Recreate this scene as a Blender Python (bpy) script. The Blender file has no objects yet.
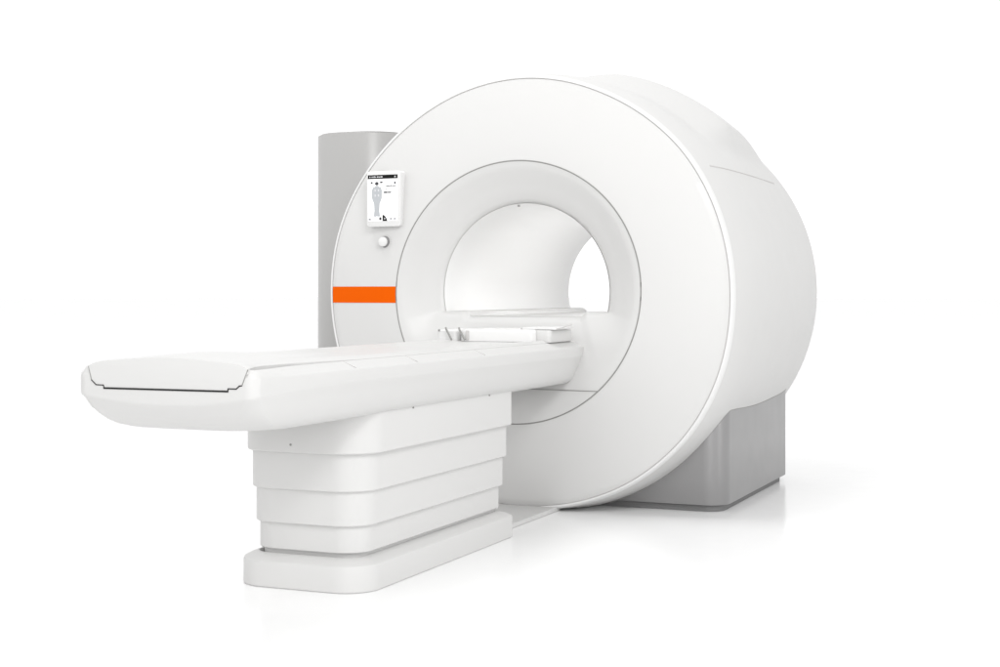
import bpy, bmesh, math
from mathutils import Vector
C = bpy.data.collections.new('scene'); bpy.context.scene.collection.children.link(C)
S = bpy.context.scene
PI = math.pi; ZC = .9714

# ------------------------------------------------------------------ materials
def mat(name, col, rough=.4, spec=.5, noise=0., coat=0., bump=0., metal=0., emis=None):
    m = bpy.data.materials.new(name); m.use_nodes = True
    nt = m.node_tree; b = nt.nodes['Principled BSDF']
    b.inputs['Base Color'].default_value = (*col, 1); b.inputs['Roughness'].default_value = rough
    b.inputs['Specular IOR Level'].default_value = spec; b.inputs['Metallic'].default_value = metal
    if coat: b.inputs['Coat Weight'].default_value = coat; b.inputs['Coat Roughness'].default_value = .12
    tc = nt.nodes.new('ShaderNodeTexCoord')
    if noise:
        n = nt.nodes.new('ShaderNodeTexNoise'); n.inputs['Scale'].default_value = 9; n.inputs['Detail'].default_value = 4
        nt.links.new(tc.outputs['Object'], n.inputs['Vector'])
        r = nt.nodes.new('ShaderNodeMapRange')
        r.inputs['To Min'].default_value = rough - noise; r.inputs['To Max'].default_value = rough + noise
        nt.links.new(n.outputs['Fac'], r.inputs['Value']); nt.links.new(r.outputs['Result'], b.inputs['Roughness'])
    if bump:
        n2 = nt.nodes.new('ShaderNodeTexNoise'); n2.inputs['Scale'].default_value = 400; n2.inputs['Detail'].default_value = 2
        nt.links.new(tc.outputs['Object'], n2.inputs['Vector'])
        bp = nt.nodes.new('ShaderNodeBump'); bp.inputs['Strength'].default_value = bump; bp.inputs['Distance'].default_value = .0005
        nt.links.new(n2.outputs['Fac'], bp.inputs['Height']); nt.links.new(bp.outputs['Normal'], b.inputs['Normal'])
    if emis:
        b.inputs['Emission Color'].default_value = (*emis[:3], 1); b.inputs['Emission Strength'].default_value = emis[3]
    return m
WHITE = mat('white_lacquer', (.575, .572, .565), .38, .4, .05, bump=.05)
WHITE2 = mat('white_plastic', (.575, .572, .565), .45, .35, .05, bump=.05)
BRIGHT = mat('bright_white_plastic', (.66, .658, .653), .4, .4, .03)
GREY = mat('grey_panel', (.23, .227, .228), .34, .9, .05, bump=.05, metal=.25)
COLG = mat('light_grey_column', (.335, .331, .325), .30, .6, .04, bump=.05)
DGREY = mat('dark_plinth', (.16, .16, .16), .6)
SEAM = mat('seam_grey', (.27, .27, .26), .7, .2)
SEAML = mat('seam_light', (.50, .49, .48), .7, .2)
BLACK = mat('black_gasket', (.012, .012, .012), .6, .3)
ORANGE = mat('orange_band', (.69, .095, .0), .65, .04)
KNOBM = mat('knob_silver', (.60, .595, .585), .35, .5)
SCR = mat('screen_white', (.5, .5, .5), .4, .3, emis=(1, 1, 1, .62))
SCRB = mat('screen_black', (.008, .008, .008), .5, .12)
SCRG = mat('screen_grey', (.30, .31, .32), .5, .1, emis=(.62, .65, .68, .30))
SCRL = mat('screen_light', (.40, .40, .41), .5, .1, emis=(.8, .8, .82, .35))
SCRD = mat('screen_dark', (.06, .06, .065), .5, .1)
FLOORM = mat('glossy_white_floor', (.915, .915, .915), .17, .16, .02)

# ------------------------------------------------------------------ helpers
def obj(name, bm, m, parent=None, angle=32, smooth=True):
    bmesh.ops.remove_doubles(bm, verts=bm.verts, dist=1e-5)
    bmesh.ops.recalc_face_normals(bm, faces=bm.faces)
    if smooth:
        for f in bm.faces: f.smooth = True
        for e in bm.edges:
            if len(e.link_faces) == 2 and e.calc_face_angle(0) > math.radians(angle): e.smooth = False
    me = bpy.data.meshes.new(name); bm.to_mesh(me); bm.free(); me.materials.append(m)
    o = bpy.data.objects.new(name, me); C.objects.link(o)
    if parent: o.parent = parent
    return o
def thing(name, label, cat, loc=(0, 0, 0)):
    o = bpy.data.objects.new(name, None); C.objects.link(o); o.empty_display_size = .1
    o.location = loc; o['label'] = label; o['category'] = cat
    return o
def grid(bm, rows, close_u=False, close_v=False):
    V = [[bm.verts.new(p) for p in r] for r in rows]
    nr, nc = len(V), len(V[0])
    for i in range(nr if close_v else nr - 1):
        for j in range(nc if close_u else nc - 1):
            a, b, c, d = V[i][j], V[i][(j+1) % nc], V[(i+1) % nr][(j+1) % nc], V[(i+1) % nr][j]
            try: bm.faces.new((a, b, c, d))
            except ValueError: pass
    return V
def tube(bm, pts, r, n=6, closed=False):
    pts = [Vector(p) for p in pts]; rows = []
    for i, p in enumerate(pts):
        a = pts[i-1] if (i or closed) else p; b = pts[(i+1) % len(pts)] if (i < len(pts)-1 or closed) else p
        t = (b-a).normalized(); u = t.cross(Vector((0, 0, 1)))
        if u.length < .05: u = t.cross(Vector((0, 1, 0)))
        u.normalize(); v = t.cross(u)
        rows.append([p + u*r*math.cos(2*PI*k/n) + v*r*math.sin(2*PI*k/n) for k in range(n)])
    V = grid(bm, rows, close_u=True, close_v=closed)
    if not closed:
        bm.faces.new(V[0]); bm.faces.new(V[-1][::-1])
def rrect(x0, x1, y0, y1, rf, rb=None, n=10):
    """plan outline, front corners radius rf (y0 side), rear corners rb"""
    rb = rf if rb is None else rb; P = []
    for cx, cy, a0, r in ((x1-rf, y0+rf, -90, rf), (x1-rb, y1-rb, 0, rb), (x0+rb, y1-rb, 90, rb), (x0+rf, y0+rf, 180, rf)):
        for k in range(n+1):
            a = math.radians(a0 + 90*k/n); P.append((cx + r*math.cos(a), cy + r*math.sin(a)))
    return P
def loft(bm, rings, cap0=True, cap1=True):
    V = grid(bm, rings, close_u=True)
    if cap0: bm.faces.new(V[0][::-1])
    if cap1: bm.faces.new(V[-1])
def slab(bm, x0, x1, y0, y1, z0, z1, r=.02, rb=None, bev=.004, n=8):
    """rounded plan block with a small rounded edge top and bottom"""
    L = []
    prof = [(bev, z0), (bev*.3, z0+bev*.3), (0, z0+bev), (0, z1-bev), (bev*.3, z1-bev*.3), (bev, z1)]
    for d, z in prof:
        rr = max(r-d, .0005); rbb = max((r if rb is None else rb)-d, .0005)
        L.append([(x, y, z) for x, y in rrect(x0+d, x1-d, y0+d, y1-d, rr, rbb, n)])
    loft(bm, L)
def lathe_y(bm, prof, n=64, cx=0, cz=ZC):
    rows = [[(cx + r*math.sin(2*PI*k/n), y, cz + r*math.cos(2*PI*k/n)) for k in range(n)] for r, y in prof]
    return grid(bm, rows, close_u=True)
def lerp_tab(tab, x):
    if x <= tab[0][0]: return tab[0][1]
    for (a, va), (b, vb) in zip(tab, tab[1:]):
        if x <= b:
            return va + (vb-va)*(x-a)/(b-a)
    return tab[-1][1]
def smooth_tab(tab, x):   # monotone-ish Catmull-Rom
    n = len(tab)
    if x <= tab[0][0]: return tab[0][1]
    if x >= tab[-1][0]: return tab[-1][1]
    for i in range(n-1):
        if x <= tab[i+1][0]:
            x0, y0 = tab[i]; x1, y1 = tab[i+1]
            m0 = (y1 - tab[i-1][1])/(x1 - tab[i-1][0]) if i else (y1-y0)/(x1-x0)
            m1 = (tab[i+2][1]-y0)/(tab[i+2][0]-x0) if i+2 < n else (y1-y0)/(x1-x0)
            h = x1-x0; t = (x-x0)/h
            return (2*t**3-3*t*t+1)*y0 + (t**3-2*t*t+t)*h*m0 + (-2*t**3+3*t*t)*y1 + (t**3-t*t)*h*m1
def sst(a, b, x):
    t = min(max((x-a)/(b-a), 0), 1); return t*t*(3-2*t)

# ------------------------------------------------------------------ floor
bm = bmesh.new()
v = [bm.verts.new(p) for p in ((-150, -60, 0), (150, -60, 0), (150, 240, 0), (-150, 240, 0))]; bm.faces.new(v)
fl = obj('floor', bm, FLOORM); fl['kind'] = 'structure'

# ------------------------------------------------------------------ scanner
sc = thing('mri_scanner', 'large white ring shaped scanner on a grey base with an orange band', 'scanner')
ROT = [(-182, .9536), (-150, .957), (-120, .957), (-93, .9555), (-72, .9565), (-52, .9475), (-32, .9445), (-18, .948), (0, .9515), (12, .950),
       (24, .9465), (36, .9475), (50, .951), (63, .9480), (76, .9450), (90, .9460), (100, .951), (111, .9590), (127, .967),
       (140, .966), (151, .9635), (162, .9585), (172, .9545), (182, .9536)]
def RO(th):
    d = math.degrees(th); d = (d+180) % 360 - 180
    return smooth_tab(ROT, d)
RI = .582
def yi(th): return -.08 + .02*math.cos(th)
def fy(r, th):
    t = min(max((r-RI)/(RO(th)-RI), 0), 1); return yi(th)*(1 - t**1.5)
N = 180; TH = [2*PI*k/N for k in range(N)]
def P(r, th, y): return (r*math.sin(th), y, ZC + r*math.cos(th))
bm = bmesh.new(); rows = []
rows.append([P(RI+.0015, t, fy(RI, t)+.02) for t in TH])
rows.append([P(RI+.0015, t, fy(RI, t)+.0015) for t in TH])
for k in range(13):
    s = (k/12); rows.append([P(RI+.003+(RO(t)-RI-.006)*s, t, fy(RI+(RO(t)-RI)*s, t)) for t in TH])
rows.append([P(RO(t)-.0012, t, .002) for t in TH]); rows.append([P(RO(t)-.0012, t, .02) for t in TH])
grid(bm, rows, close_u=True)
cover = obj('front_cover', bm, WHITE, sc)
# rim
bm = bmesh.new(); rows = []
def zclip(p, z0=.003): return (p[0], p[1], max(p[2], z0))
for dr, y in ((.0018, .02), (.0018, .001), (.0045, -.001), (.010, .001), (.0165, .012), (.019, .022), (.019, .032), (.010, .034)):
    rows.append([zclip(P(RO(t)+dr, t, y)) for t in TH])
grid(bm, rows, close_u=True)
obj('rim', bm, BRIGHT, sc)
# groove floors (dark backing of the two circular gaps)
bm = bmesh.new(); grid(bm, [[P(RO(t)-.006, t, .0045) for t in TH], [P(RO(t)+.006, t, .0045) for t in TH]], close_u=True)
obj('outer_seam', bm, SEAML, sc)
bm = bmesh.new(); tube(bm, [P(RI-.0005, t, yi(t)+.0008) for t in TH], .0027, 8, True)
obj('inner_seam', bm, SEAM, sc)
# shell with raised turret
RY = [(.03, 0), (.12, .35), (.25, .72), (.45, .92), (.8, 1)]
def RSH(th, y):
    base = smooth_tab([(.03, .972), (.12, .989), (.25, 1.0035), (.45, 1.0115), (.8, 1.0156), (1.15, 1.011), (1.5, 1.0), (1.8, .972), (1.9, .955)], y)
    return base + (RO(th)+.019-.972)*(1-sst(.03, .5, y))
def HUMP(th, y):
    d = math.degrees((th+PI) % (2*PI) - PI)
    w = sst(-14, 14, d)*(1-sst(42, 50.0, d))
    top = 1-sst(24, 40, d)*0
    p = smooth_tab([(.12, 0), (.22, -.002), (.32, -.008), (.42, -.010), (.47, -.004), (.60, .028), (.76, .0665), (.80, .0700), (.85, .0695), (1.0, .064), (1.15, .056), (1.3, .044), (1.5, .02), (1.6, 0), (1.7, 0)], y) if .12 < y < 1.7 else 0
    # ridge drawn nearer the front towards the right shoulder
    return p*w
def RS(th, y): return RSH(th, y) + HUMP(th, y)
YS = [.03, .05, .08, .12] + [.16+.0175*k for k in range(93)] 
bm = bmesh.new(); rows = []
N2 = 240; TH2 = [2*PI*k/N2 for k in range(N2)]
for y in YS: rows.append([zclip(P(RS(t, y), t, y), .006) for t in TH2])
yl = YS[-1]
for dr, dy in ((.012, .012), (.03, .022), (.06, .028), (.12, .03), (.25, .03), (.35, .028)):
    rows.append([zclip(P(RS(t, yl)-dr, t, yl+dy), .02) for t in TH2])
rows.append([P(.50, t, yl+.026) for t in TH2])
grid(bm, rows, close_u=True)
shell = obj('shell', bm, WHITE2, sc, angle=60)
# shell side seam
bm = bmesh.new()
pts = []
for k in range(30):
    y = .135 + (1.31-.135)*k/29; z = 1.517
    th = 1.0
    for _ in range(30):
        R = RS(th, y); th = math.acos(min(1, (z-ZC)/R))
    pts.append((R*math.sin(th), y, z))
tube(bm, pts, .0026, 6); 
obj('shell_seam', bm, SEAML, shell)
# bore tube and funnel
FP = [(.0, 0.), (.15, .010), (.35, .034), (.55, .060), (.72, .080), (.86, .098), (.95, .112), (1.0, .135)]   # s, dy
def deckz(x):
    a = abs(x); return .861 + .023*sst(.262, .292, a)
TH2F = [2*PI*k/360 for k in range(360)]
def FS(t, s):
    a = Vector(P(RI-.0035, t, 0)); x = .40*math.sin(t); z = max(ZC+.40*math.cos(t), deckz(x))
    if ZC+.40*math.cos(t) < deckz(x): x = max(-.391, min(.391, x*1.0))
    e = sst(0, 1, s); p = a.lerp(Vector((x, 0, z)), s); p.y = yi(t)*(1-e)-.08*e+smooth_tab(FP, s); return p
bm = bmesh.new(); rows = [[P(RI-.0035, t, yi(t)+.02) for t in TH2F]]
for k in range(25): rows.append([FS(t, k/24) for t in TH2F])
grid(bm, rows, close_u=True); fun = obj('funnel_ring', bm, WHITE, sc, angle=75)
def FY(r, th):
    s = (RI-.0035-r)/(RI-.0035-.40); e = sst(0, 1, s); return (yi(th)*(1-e) - .08*e) + smooth_tab(FP, min(max(s, 0), 1))
bm = bmesh.new()
lathe_y(bm, [(.400, .0505), (.398, .053), (.398, .057), (.400, .060), (.400, .3), (.400, .8), (.400, 1.4), (.401, 1.62), (.404, 1.70), (.412, 1.76), (.43, 1.80), (.46, 1.82), (.50, yl+.026)], 128)
bore = obj('bore_tube', bm, BRIGHT, sc)
bm = bmesh.new(); tube(bm, [P(.3995, t, .0505) for t in TH], .0010, 6, True)
obj('ring_seam', bm, SEAML, bore)
bm = bmesh.new(); tube(bm, [(-.034, .052, ZC+.388), (-.034, .066, ZC+.388)], .004, 10)
obj('marker_dot', bm, SEAM, bore)
# lower funnel seam
def ftube(pa, pb, r, m, name, parent, n=24):
    b = bmesh.new(); pts = []
    for k in range(n):
        x = pa[0]+(pb[0]-pa[0])*k/(n-1); z = pa[1]+(pb[1]-pa[1])*k/(n-1)
        best = min(((FS(PI+(i-60)*.02, j/60)-Vector((x, FS(PI+(i-60)*.02, j/60).y, z))).length, i, j) for i in range(121) for j in range(61))
        p = FS(PI+(best[1]-60)*.02, best[2]/60); pts.append((x, p.y-.001, z))
    tube(b, pts, r); return obj(name, b, m, parent)
ftube((-.39, .544), (.392, .544), .0020, SEAM, 'access_panel_seam', fun)
# bore floor: deck with two side rails, ends in a rounded nose
bm = bmesh.new(); rows = []
def deck(y, dz=0, k=1):
    prof = [(-.3965, .884), (-.30, .884), (-.285, .880), (-.272, .863), (-.25, .861), (0, .861), (.25, .861), (.272, .863), (.285, .880), (.30, .884), (.3965, .884)]
    return [(x*k, y, z+dz*(1 if k == 1 else 1)) for x, z in prof]
for y, dz, k in ((.052, -.001, 1), (.060, 0, 1), (.08, 0, 1), (.2, 0, 1), (.6, 0, 1), (1.0, 0, 1), (1.4, 0, 1), (1.66, 0, 1), (1.68, -.004, 1)):
    rows.append(deck(y, dz, k))
V = grid(bm, rows)
bk = [bm.verts.new((v.co.x, v.co.y, .66)) for v in V[-1]]
for j in range(len(bk)-1): bm.faces.new((V[-1][j], V[-1][j+1], bk[j+1], bk[j]))
obj('bore_floor', bm, WHITE2, sc, angle=40)
# base cabinet under the ring
base = None
bm = bmesh.new(); slab(bm, -.862, .862, .25, 1.527, .03, .55, r=.10, rb=.012, bev=.003, n=12)
base = obj('base_cabinet', bm, GREY, sc)
bm = bmesh.new(); slab(bm, -.84, .84, .272, 1.50, 0.0005, .0315, r=.08, rb=.02, bev=.001, n=10)
obj('plinth', bm, DGREY, base)
# junction gasket between shell and base cabinet
bm = bmesh.new(); pts = []
for k in range(26):
    x = -.762 + 1.524*k/25 
    if x > .30: pts.append((x, .2485, ZC-math.sqrt(RS(2.4, .2485)**2-x*x)+.001))
for k in range(11):
    a = math.radians(-90+90*k/10); x = .762+.1015*math.cos(a); y = .35+.1015*math.sin(a)
    pts.append((x, y, ZC-math.sqrt(RS(2.1, y)**2-x*x)+.001))
for k in range(1, 25):
    y = .36 + (1.52-.36)*k/24; pts.append((.8635, y, ZC-math.sqrt(RS(2.1, y)**2-.8635**2)+.001))
tube(bm, pts, .0026, 6); obj('gasket', bm, SEAM, base)
# orange stripe
bm = bmesh.new(); rows = []
for i in range(7):
    z = .9215 + (.9965-.9215)*i/6; dz = z-ZC; row = []
    xo = -math.sqrt((RO(-PI/2)-.0015)**2-dz*dz); xi = -math.sqrt((RI+.002)**2-dz*dz)
    for j in range(25):
        x = xo + (xi-xo)*j/24; r = math.hypot(x, dz); th = math.atan2(x, dz); row.append((x, fy(r, th)-.0012, z))
    rows.append(row)
grid(bm, rows); obj('stripe', bm, ORANGE, cover)

# ---- touch screen panel
PY = -.088          # front plane of the panel
def upx(x, y, Y):   # a point of the panel from the position measured on the photograph
    f, hy, X0, Y0, Z0, yaw, cx = 1504.64, 292.17, 2.4879, -6.2406, .9706, -.4152, 466.93
    a = (x-cx)/f; dx = math.sin(yaw)+math.cos(yaw)*a; dy = math.cos(yaw)-math.sin(yaw)*a; dz = (hy-y)/f
    t = (Y-Y0)/dy; return X0+dx*t, Z0+dz*t
px0, pz1 = upx(366.6, 171.5, PY); px1, pz0 = upx(400.6, 226.3, PY)
def panel(bm, x0, x1, z0, z1, y0, y1, r, bev=.004, n=6):
    L = []
    for d, y in ((0, y1), (0, y0+bev), (bev*.3, y0+bev*.3), (bev, y0)):
        L.append([(x, y, z) for x, z in rrect(x0+d, x1-d, z0+d, z1-d, max(r-d, .0005), None, n)])
    loft(bm, L)
bm = bmesh.new(); panel(bm, px0, px1, pz0, pz1, PY, -.03, .014)
pan = obj('control_panel', bm, BRIGHT, sc)
sx0, sx1 = px0+.0075, px1-.015; sz0, sz1 = pz0+.026, pz1-.018
bm = bmesh.new(); panel(bm, sx0, sx1, sz0, sz1, PY-.0012, PY+.002, .002, .0004, 2)
scr = obj('screen', bm, SCR, pan)
W, H = sx1-sx0, sz1-sz0
def quadp(name, polys, m):
    b = bmesh.new()
    for poly in polys:
        f = [b.verts.new((sx0+u*W, PY-.0020, sz1-v*H)) for u, v in poly]
        k = [b.verts.new((sx0+u*W, PY-.0008, sz1-v*H)) for u, v in poly]
        b.faces.new(f)
        for i in range(len(f)): b.faces.new((f[i], f[(i+1) % len(f)], k[(i+1) % len(f)], k[i]))
    return obj(name, b, m, pan, smooth=False)
def R4(u0, v0, u1, v1): return [(u0, v0), (u1, v0), (u1, v1), (u0, v1)]
quadp('title_bar', [R4(0, 0, 1, .085)], SCRB)
# small marks in the title bar and on the page, as far as they can be read
def onb(polys, m, name):
    for poly in polys:
        b = bmesh.new(); b.faces.new([b.verts.new((sx0+u*W, PY-.0026, sz1-v*H)) for u, v in poly]); obj(name, b, m, pan, smooth=False)
onb([R4(.06, .03, .09, .058), R4(.13, .032, .16, .056), R4(.17, .032, .19, .056), R4(.2, .028, .24, .056), R4(.25, .035, .28, .056), R4(.31, .032, .36, .056), R4(.37, .036, .42, .056), R4(.43, .03, .5, .056), R4(.9, .028, .94, .06)], SCRL, 'title_mark')
body = [(.17, .275), (.24, .255), (.275, .235), (.335, .235), (.37, .255), (.44, .275), (.475, .34), (.47, .50), (.44, .56), (.40, .62), (.385, .78), (.41, .90), (.33, .905), (.305, .885), (.28, .905), (.20, .90), (.225, .78), (.21, .62), (.17, .56), (.14, .50), (.135, .34)]
quadp('body_diagram', [body], SCRG)
hd = [(.305+.062*math.cos(2*PI*k/12), .20+.038*math.sin(2*PI*k/12)) for k in range(12)]
onb([[(u, v-.012) for u, v in hd[::-1]]], SCRD, 'head_mark')
onb([R4(.22+.01, y, .27, y+.05) for y in (.31, .42)] + [R4(.34, y, .385, y+.05) for y in (.31, .42)], SCRL, 'diagram_mark')
onb([R4(.10, .150, .165, .185), R4(.415, .145, .50, .178), R4(.89, .155, .94, .205), R4(.62, .232, .74, .252), R4(.75, .230, .81, .252), R4(.82, .234, .95, .252),
     R4(.60, .310, .635, .328), R4(.54, .365, .66, .398), R4(.67, .370, .79, .396), R4(.39, .92, .46, .98)], SCRD, 'page_mark')
onb([R4(.02, .935, .12, .99), R4(.72, .93, .81, .99), R4(.86, .93, .96, .99)], SCRL, 'icon')
onb([R4(.78, .94, .8, .97), R4(.9, .945, .93, .965), R4(.05, .95, .09, .97)], SCRD, 'icon_mark')
qc = [(.50, 1.0), (.50, .87), (.535, .872), (.58, .895), (.62, .93), (.645, .965), (.66, 1.0)]
onb([qc], SCRB, 'quarter_icon')
b = bmesh.new(); b.faces.new([b.verts.new((sx0+u*W, PY-.0031, sz1-v*H)) for u, v in ((.555, .965), (.555, .94), (.575, .925), (.592, .945), (.592, .965))])
obj('quarter_icon_mark', b, SCRL, pan, smooth=False)
# ---- rotary knob
kx, kz = upx(384.2, 241.8, -.07)
kr = math.hypot(kx, kz-ZC); ky = fy(kr, math.atan2(kx, kz-ZC))
bm = bmesh.new(); V = lathe_y(bm, [(.0215, ky+.004), (.0215, ky-.018), (.0222, ky-.021), (.0215, ky-.0245), (.018, ky-.026), (.004, ky-.0265)], 40, kx, kz)
bm.faces.new(V[-1]); knob = obj('control_knob', bm, BRIGHT, sc)
bm = bmesh.new(); lathe_y(bm, [(.0265, ky+.006), (.0265, ky-.002), (.0255, ky-.004), (.0245, ky-.012), (.0235, ky-.017), (.0205, ky-.018)], 40, kx, kz); obj('knob_collar', bm, GREY, knob)
bm = bmesh.new()
for k in range(5):
    a = math.radians(-34+17*k); x = kx+.036*math.cos(a); z = kz+.036*math.sin(a)
    yy = fy(math.hypot(x, z-ZC), math.atan2(x, z-ZC)); tube(bm, [(x, yy+.001, z), (x, yy-.0008, z)], .0016, 6)
obj('dial_mark', bm, SEAML, knob)

# ------------------------------------------------------------------ patient table
tb = thing('patient_table', 'long white patient table with rounded ends on a stepped white pedestal', 'table', (0, -1.35, 0))
def tobj(name, bm, m, parent=None, **k):
    o = obj(name, bm, m, parent or tb, **k)
    if (parent or tb) is tb: o.location = (0, 1.35, 0)
    return o
W0, YF, YB = .248, -1.972, -.700
# foot
bm = bmesh.new(); L = []
for d, z in ((.003, .0005), (0, .004), (0, .080), (.002, .086), (.007, .090), (.030, .101), (.046, .107), (.052, .107), (.056, .103), (.058, .095)):
    L.append([(x, y, z) for x, y in rrect(-W0-.001+d, W0+.001-d, YF-.012+d, YB-d, max(.118-d, .01), max(.02-d, .002), 12)])
loft(bm, L); tobj('foot', bm, WHITE2)
secs = [(.0, .445, .590), (.017, .321, .452), (.029, .207, .330), (.042, .118, .215)]
for d, z0, z1 in secs:
    bm = bmesh.new()
    L = []
    for dd, z in ((.008, z0+.0), (.003, z0+.0005), (0, z0+.004), (0, z1)):
        q = d+dd
        L.append([(x, y, z) for x, y in rrect(-W0+q, W0-q, YF+q, YB-q, .135-q, .03-q*.3, 12)])
    loft(bm, L); tobj('pedestal_section', bm, WHITE2)
bm = bmesh.new(); slab(bm, -W0+.056, W0-.056, YF+.056, YB-.056, .06, .14, r=.08, rb=.01)
tobj('pedestal_core', bm, WHITE2)
bm = bmesh.new(); tube(bm, [(-.024, YF-.0012, .472), (-.024, YF+.004, .472)], .004, 8)
tobj('screw_cap', bm, SEAM)
for yy in (-1.616, -.95):
    bm = bmesh.new(); tube(bm, [(.2465, yy, .577), (.2515, yy, .577)], .0034, 8); tobj('screw_cap', bm, SEAM)
# hull
HF, HB = -2.715, .045
bm = bmesh.new(); L = []
prof = [(.13, .569), (.095, .5695), (.074, .572), (.056, .577), (.042, .587), (.031, .603), (.021, .627), (.011, .655), (.004, .683), (.0008, .690), (0, .697), (0, .729), (.0008, .7325), (.004, .7350), (.050, .7550), (.055, .7560), (.058, .745)]
def hring(x1, yf, yb, rf, z, d):
    Pn = rrect(-x1, x1, yf, yb, rf, .012, 14); n = 15; out = []
    fr = Pn[:n]; rr_ = Pn[n:2*n]; rl = Pn[2*n:3*n]; fl_ = Pn[3*n:]
    K = 26; T = [((k+1)/(K+1))**2.2 for k in range(K)]
    def seg(a, b, ts): return [(a[0]+(b[0]-a[0])*t, a[1]+(b[1]-a[1])*t) for t in ts]
    pts = fr + seg(fr[-1], rr_[0], T) + rr_ + rl + seg(rl[-1], fl_[0], [1-t for t in T[::-1]]) + fl_ + seg(fl_[-1], fr[0], [(k+1)/20 for k in range(19)])
    for x, y in pts:
        zz = z; fro = 1-sst(yf, HF+.50, y); cen = 1-(abs(x)/.36)**2
        if z < .70: zz = z + .001*fro*(1-sst(.57, .66, z))
        if .5715 < z < .70: zz -= .040*fro*max(cen, 0)*sst(.569, .680, z)
        if z > .7345 and abs(x) > .12: x -= math.copysign(.72*d*sst(HF+.02, HF+.34, y), x)
        out.append((x, y, zz))
    return out
for d, z in prof:
    e = d*1.8 if z < .70 else d*.12
    L.append(hring(.302-(d*.28 if z > .7345 else d), HF+e, HB-(0 if z > .6 else d*.2), (.035+d*1.5) if z < .70 else .035, z, d))
loft(bm, L); hull = tobj('hull', bm, WHITE2, angle=60)
# shoulder joints
for yy in (-2.12, -1.68, -1.1):
    bm = bmesh.new(); tube(bm, [(.2505, yy, .7555), (.275, yy, .7455), (.2965, yy, .7372)], .0011, 5)
    o = obj('joint_line', bm, SEAML, hull)
# board
bm = bmesh.new(); rows = []
def bz(x, Y):
    a = abs(x)
    lip = .010*sst(.13, .215, a)*(1-sst(.226, .246, a))
    c = smooth_tab([(-2.72, .029), (-2.55, .034), (-2.38, .033), (-2.2, .018), (-2.02, .003), (-1.9, 0), (0, 0)], Y)
    g = 1-(a/.262)**2
    return .757 + c*max(g, 0)**.85 + lip*(1-.6*(1-sst(-2.6, -2.0, Y))) + .002*(1-a/.25)
XS = [-.246, -.240, -.232, -.224, -.215, -.2, -.18, -.16, -.13, -.1, -.05, 0, .05, .1, .13, .16, .18, .2, .215, .224, .232, .240, .246]
YBs = [-2.7155, -2.714, -2.708, -2.685] + [-2.65+.06*k for k in range(14)] + [-1.8, -1.5, -1.2, -.9, -.6, -.3, -.05]
for i, y in enumerate(YBs):
    wx = 1+.088*(1-sst(-2.715, -2.60, y))
    dz = (-.004, -.0015, -.0002)[i] if i < 3 else 0
    row = [(x*wx+.010*(1-sst(-2.71, -2.60, y)), y, bz(x, y)+dz) for x in XS]
    rows.append([(row[0][0]*.995, y, .745)] + row + [(row[-1][0]*.995, y, .745)])
V = grid(bm, rows)
# front face of the board down to the gap
gap = [(-.258, .757), (-.246, .7185), (-.230, .7050), (-.204, .7045), (-.202, .6960), (.214, .6970), (.216, .7045), (.242, .7045), (.252, .7130), (.260, .7140), (.2790, .757)]
fv = [bm.verts.new((x, HF-.0005, z)) for x, z in gap[1:-1]]
try: bm.faces.new(list(V[0]) + fv[::-1])
except Exception as ex: print(ex)
# back end
bv = [bm.verts.new((v.co.x, v.co.y, .72)) for v in (V[-1][0], V[-1][-1])]
bm.faces.new([V[-1][0]] + [bv[0], bv[1]] + list(V[-1][::-1])[:-1][::1])
board = tobj('tabletop', bm, WHITE, angle=40)
def ribbon(pts, w, name):
    for a, b_, ww in zip(pts, pts[1:], w):
        pass
    b = bmesh.new()
    for (xa, za), (xb, zb), ww in zip(pts, pts[1:], w):
        d = Vector((xb-xa, 0, zb-za)).normalized(); n = Vector((-d.z, 0, d.x))*ww/2; A = Vector((xa, HF-.0018, za))-d*ww*.4; B = Vector((xb, HF-.0018, zb))+d*ww*.4
        f = [A+n, B+n, B-n, A-n]; k = [p+Vector((0, .004, 0)) for p in f]
        vf = [b.verts.new(p) for p in f]; vk = [b.verts.new(p) for p in k]
        b.faces.new(vf)
        for i in range(4): b.faces.new((vf[i], vf[(i+1) % 4], vk[(i+1) % 4], vk[i]))
    return tobj(name, b, BLACK, smooth=False)
ribbon(gap[1:-1], (.0025, .0028, .0025, .005, .003, .003, .003, .003), 'end_gap')
# thin upper sides of the gap, dark grey
for xa, xb in ((-.2575, -.246), (.2785, .260)):
    b = bmesh.new(); tube(b, [(xa, HF+.0005, .7585), (xb, HF-.0005, .7185 if xa < 0 else .7140)], .0016, 6)
    tobj('end_gap_side', b, SEAM)
# floor plate to the gantry
bm = bmesh.new(); slab(bm, -.168, .168, YB-.02, .05, .0005, .020, r=.004, rb=.004, bev=.003)
tobj('floor_plate', bm, WHITE2)

# ------------------------------------------------------------------ white coil on the table
co = thing('receiver_coil', 'flat white housing with two slanted grey struts lying on the table', 'coil', (0, -.2, .77))
def cobj(name, bm, m, **k):
    o = obj(name, bm, m, co, **k); o.location = (0, .2, -.77); return o
bm = bmesh.new()
L = []
for d, z in ((.004, .757), (0, .762), (0, .800), (.004, .808), (.012, .812), (.03, .813)):
    L.append([(x, y, z) for x, y in rrect(-.15+d, .20-d, -.34+d, -.05-d, .03, .01, 8)])
loft(bm, L); cobj('housing', bm, BRIGHT)
bm = bmesh.new(); L = []
for d, z in ((.004, .757), (0, .762), (0, .803), (.006, .808)):
    L.append([(x, y, z) for x, y in rrect(-.262+d, -.165-d, -.33+d, -.05-d, .02, .01, 6)])
loft(bm, L); cobj('side_wing', bm, BRIGHT)
bm = bmesh.new(); slab(bm, .190, .262, -.325, -.05, .757, .8105, r=.02, rb=.01, bev=.006); cobj('side_wing', bm, WHITE)
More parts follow.
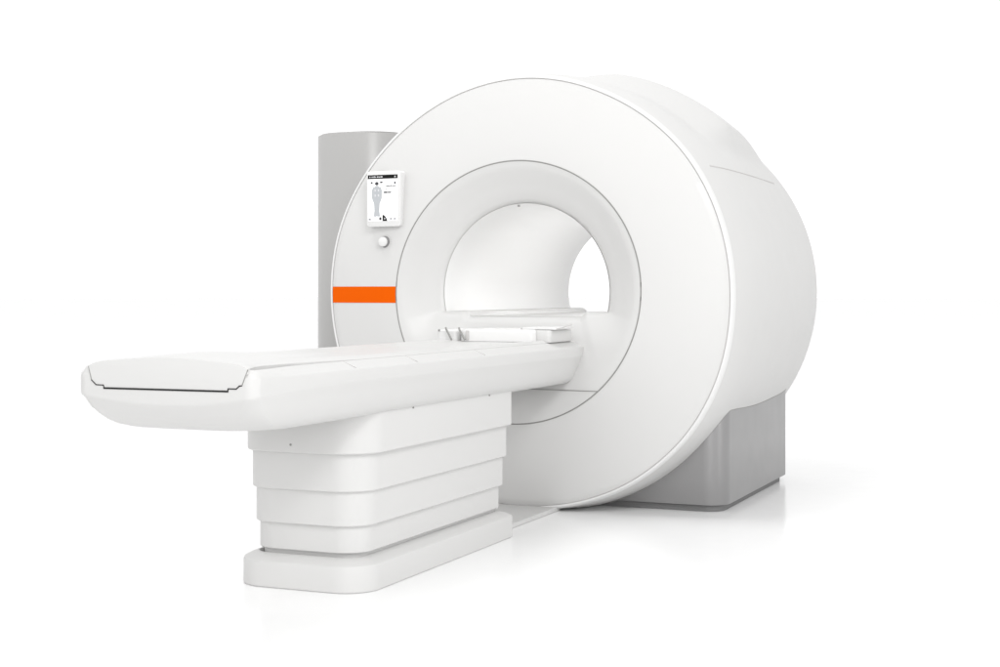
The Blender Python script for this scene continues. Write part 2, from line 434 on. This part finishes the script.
for x0, x1 in ((-.212, -.180), (-.150, -.118)):
    bm = bmesh.new(); tube(bm, [(x0, -.342, .818), (x0+.003, -.345, .812), (x1, -.352, .766)], .0042, 8); cobj('strut', bm, SEAM)
bm = bmesh.new(); slab(bm, -.118, -.104, -.346, -.335, .766, .806, r=.003, rb=.003, bev=.002); cobj('latch', bm, SEAML)
bm = bmesh.new(); slab(bm, .125, .280, -.31, -.10, .8115, .8215, r=.012, rb=.01, bev=.004); lid = cobj('lid', bm, BRIGHT)
bm = bmesh.new(); tube(bm, [(-.252, -.331, .806), (-.246, -.331, .806)], .005, 8); cobj('connector', bm, SEAM)
bm = bmesh.new(); tube(bm, [(.2805, -.30, .815), (.286, -.24, .820), (.292, -.14, .832)], .0018, 6); cobj('cable', bm, SEAML)
bm = bmesh.new(); tube(bm, [(.122, -.305, .818), (.1255, -.305, .813)], .003, 6); cobj('hinge_pin', bm, SEAML)

# ------------------------------------------------------------------ grey column behind
cab = thing('equipment_column', 'tall light grey rounded column standing behind the left side of the ring', 'equipment cabinet', (-1.40, 1.45, 0))
bm = bmesh.new(); L = []
CXc, CR = -1.396, .275
for d, z in ((.012, .0005), (0, .012), (0, 1.829), (.002, 1.833), (.008, 1.835), (.05, 1.836)):
    L.append([(x, y, z) for x, y in rrect(CXc-CR+d, CXc+CR-d, .925+d, 2.1-d, CR-d-.0005, .1, 28)])
loft(bm, L); o = obj('column_body', bm, COLG, cab); o.location = (1.40, -1.45, 0)
bm = bmesh.new(); slab(bm, CXc-CR+.03, CXc+CR-.03, .96, 2.07, 1.8365, 1.840, r=.2, rb=.08, bev=.001)
o = obj('column_cap', bm, COLG, cab); o.location = (1.40, -1.45, 0)

# ------------------------------------------------------------------ camera
cd = bpy.data.cameras.new('camera'); cam = bpy.data.objects.new('camera', cd); C.objects.link(cam)
cam.location = (2.4879, -6.2406, .9706); cam.rotation_euler = (PI/2, 0, .4152)
cd.sensor_width = 36; cd.lens = 1504.64/1000*36; cd.shift_x = (500-466.93)/1000; cd.shift_y = -(333.5-292.17)/1000
cd.clip_end = 1000; S.camera = cam

# ------------------------------------------------------------------ light: white studio
W_BACK, W_TOP = 1.46, .66
w = bpy.data.worlds.new('World'); S.world = w; w.use_nodes = True; nt = w.node_tree
bg = nt.nodes['Background']; tc = nt.nodes.new('ShaderNodeTexCoord'); sp = nt.nodes.new('ShaderNodeSeparateXYZ')
nt.links.new(tc.outputs['Generated'], sp.inputs[0])
def mrange(sock, a, b, lo, hi):
    m = nt.nodes.new('ShaderNodeMapRange'); m.interpolation_type = 'SMOOTHSTEP'
    for k, v in (('From Min', a), ('From Max', b), ('To Min', lo), ('To Max', hi)): m.inputs[k].default_value = v
    nt.links.new(sock, m.inputs['Value']); return m.outputs['Result']
def mmath(op, a, b):
    m = nt.nodes.new('ShaderNodeMath'); m.operation = op
    for i, v in enumerate((a, b)):
        if isinstance(v, (int, float)): m.inputs[i].default_value = v
        else: nt.links.new(v, m.inputs[i])
    return m.outputs[0]
depth = mrange(sp.outputs['Y'], -.2, .45, W_BACK, 1.12)          # white sweep behind the scanner, lit studio behind the camera
top = mrange(sp.outputs['Z'], .42, .80, 0.0, 1.0)
keep = mmath('MULTIPLY', depth, mmath('SUBTRACT', 1.0, top))
strength = mmath('ADD', keep, mmath('MULTIPLY', top, W_TOP))
bg.inputs['Color'].default_value = (1, 1, 1, 1); nt.links.new(strength, bg.inputs['Strength'])
def area(name, loc, target, size, power, sy=None):
    l = bpy.data.lights.new(name, 'AREA'); l.energy = power; l.size = size
    if sy: l.shape = 'RECTANGLE'; l.size_y = sy
    o = bpy.data.objects.new(name, l); C.objects.link(o); o.location = loc
    o.rotation_euler = (Vector(target)-Vector(loc)).to_track_quat('-Z', 'Y').to_euler(); return o
area('key_softbox', (4.7, -5.9, 5.7), (0, -.2, .8), 2.4, 240)
area('front_softbox', (.5, -8, 5.5), (0, -.2, .9), 2.4, 8)
area('overhead_softbox', (-1.3, -.8, 6.5), (-.2, -.2, 0), 3, 150)
area('low_fill', (4.2, -7.8, 1.9), (0, 0, .8), 1.6, 62)
area('right_strip', (9, -1.9, 1.7), (0, .3, 1.0), .35, 42, 4)
area('bore_lamp', (.392, .85, 1.02), (-.4, .85, .98), 1.3, 6.0, .10)
S.render.engine = 'CYCLES'; S.cycles.samples = 128
S.view_settings.view_transform = 'Standard'; S.view_settings.look = 'None'; S.view_settings.exposure = 0; S.view_settings.gamma = 1
S.render.resolution_x = 1024; S.render.resolution_y = 683
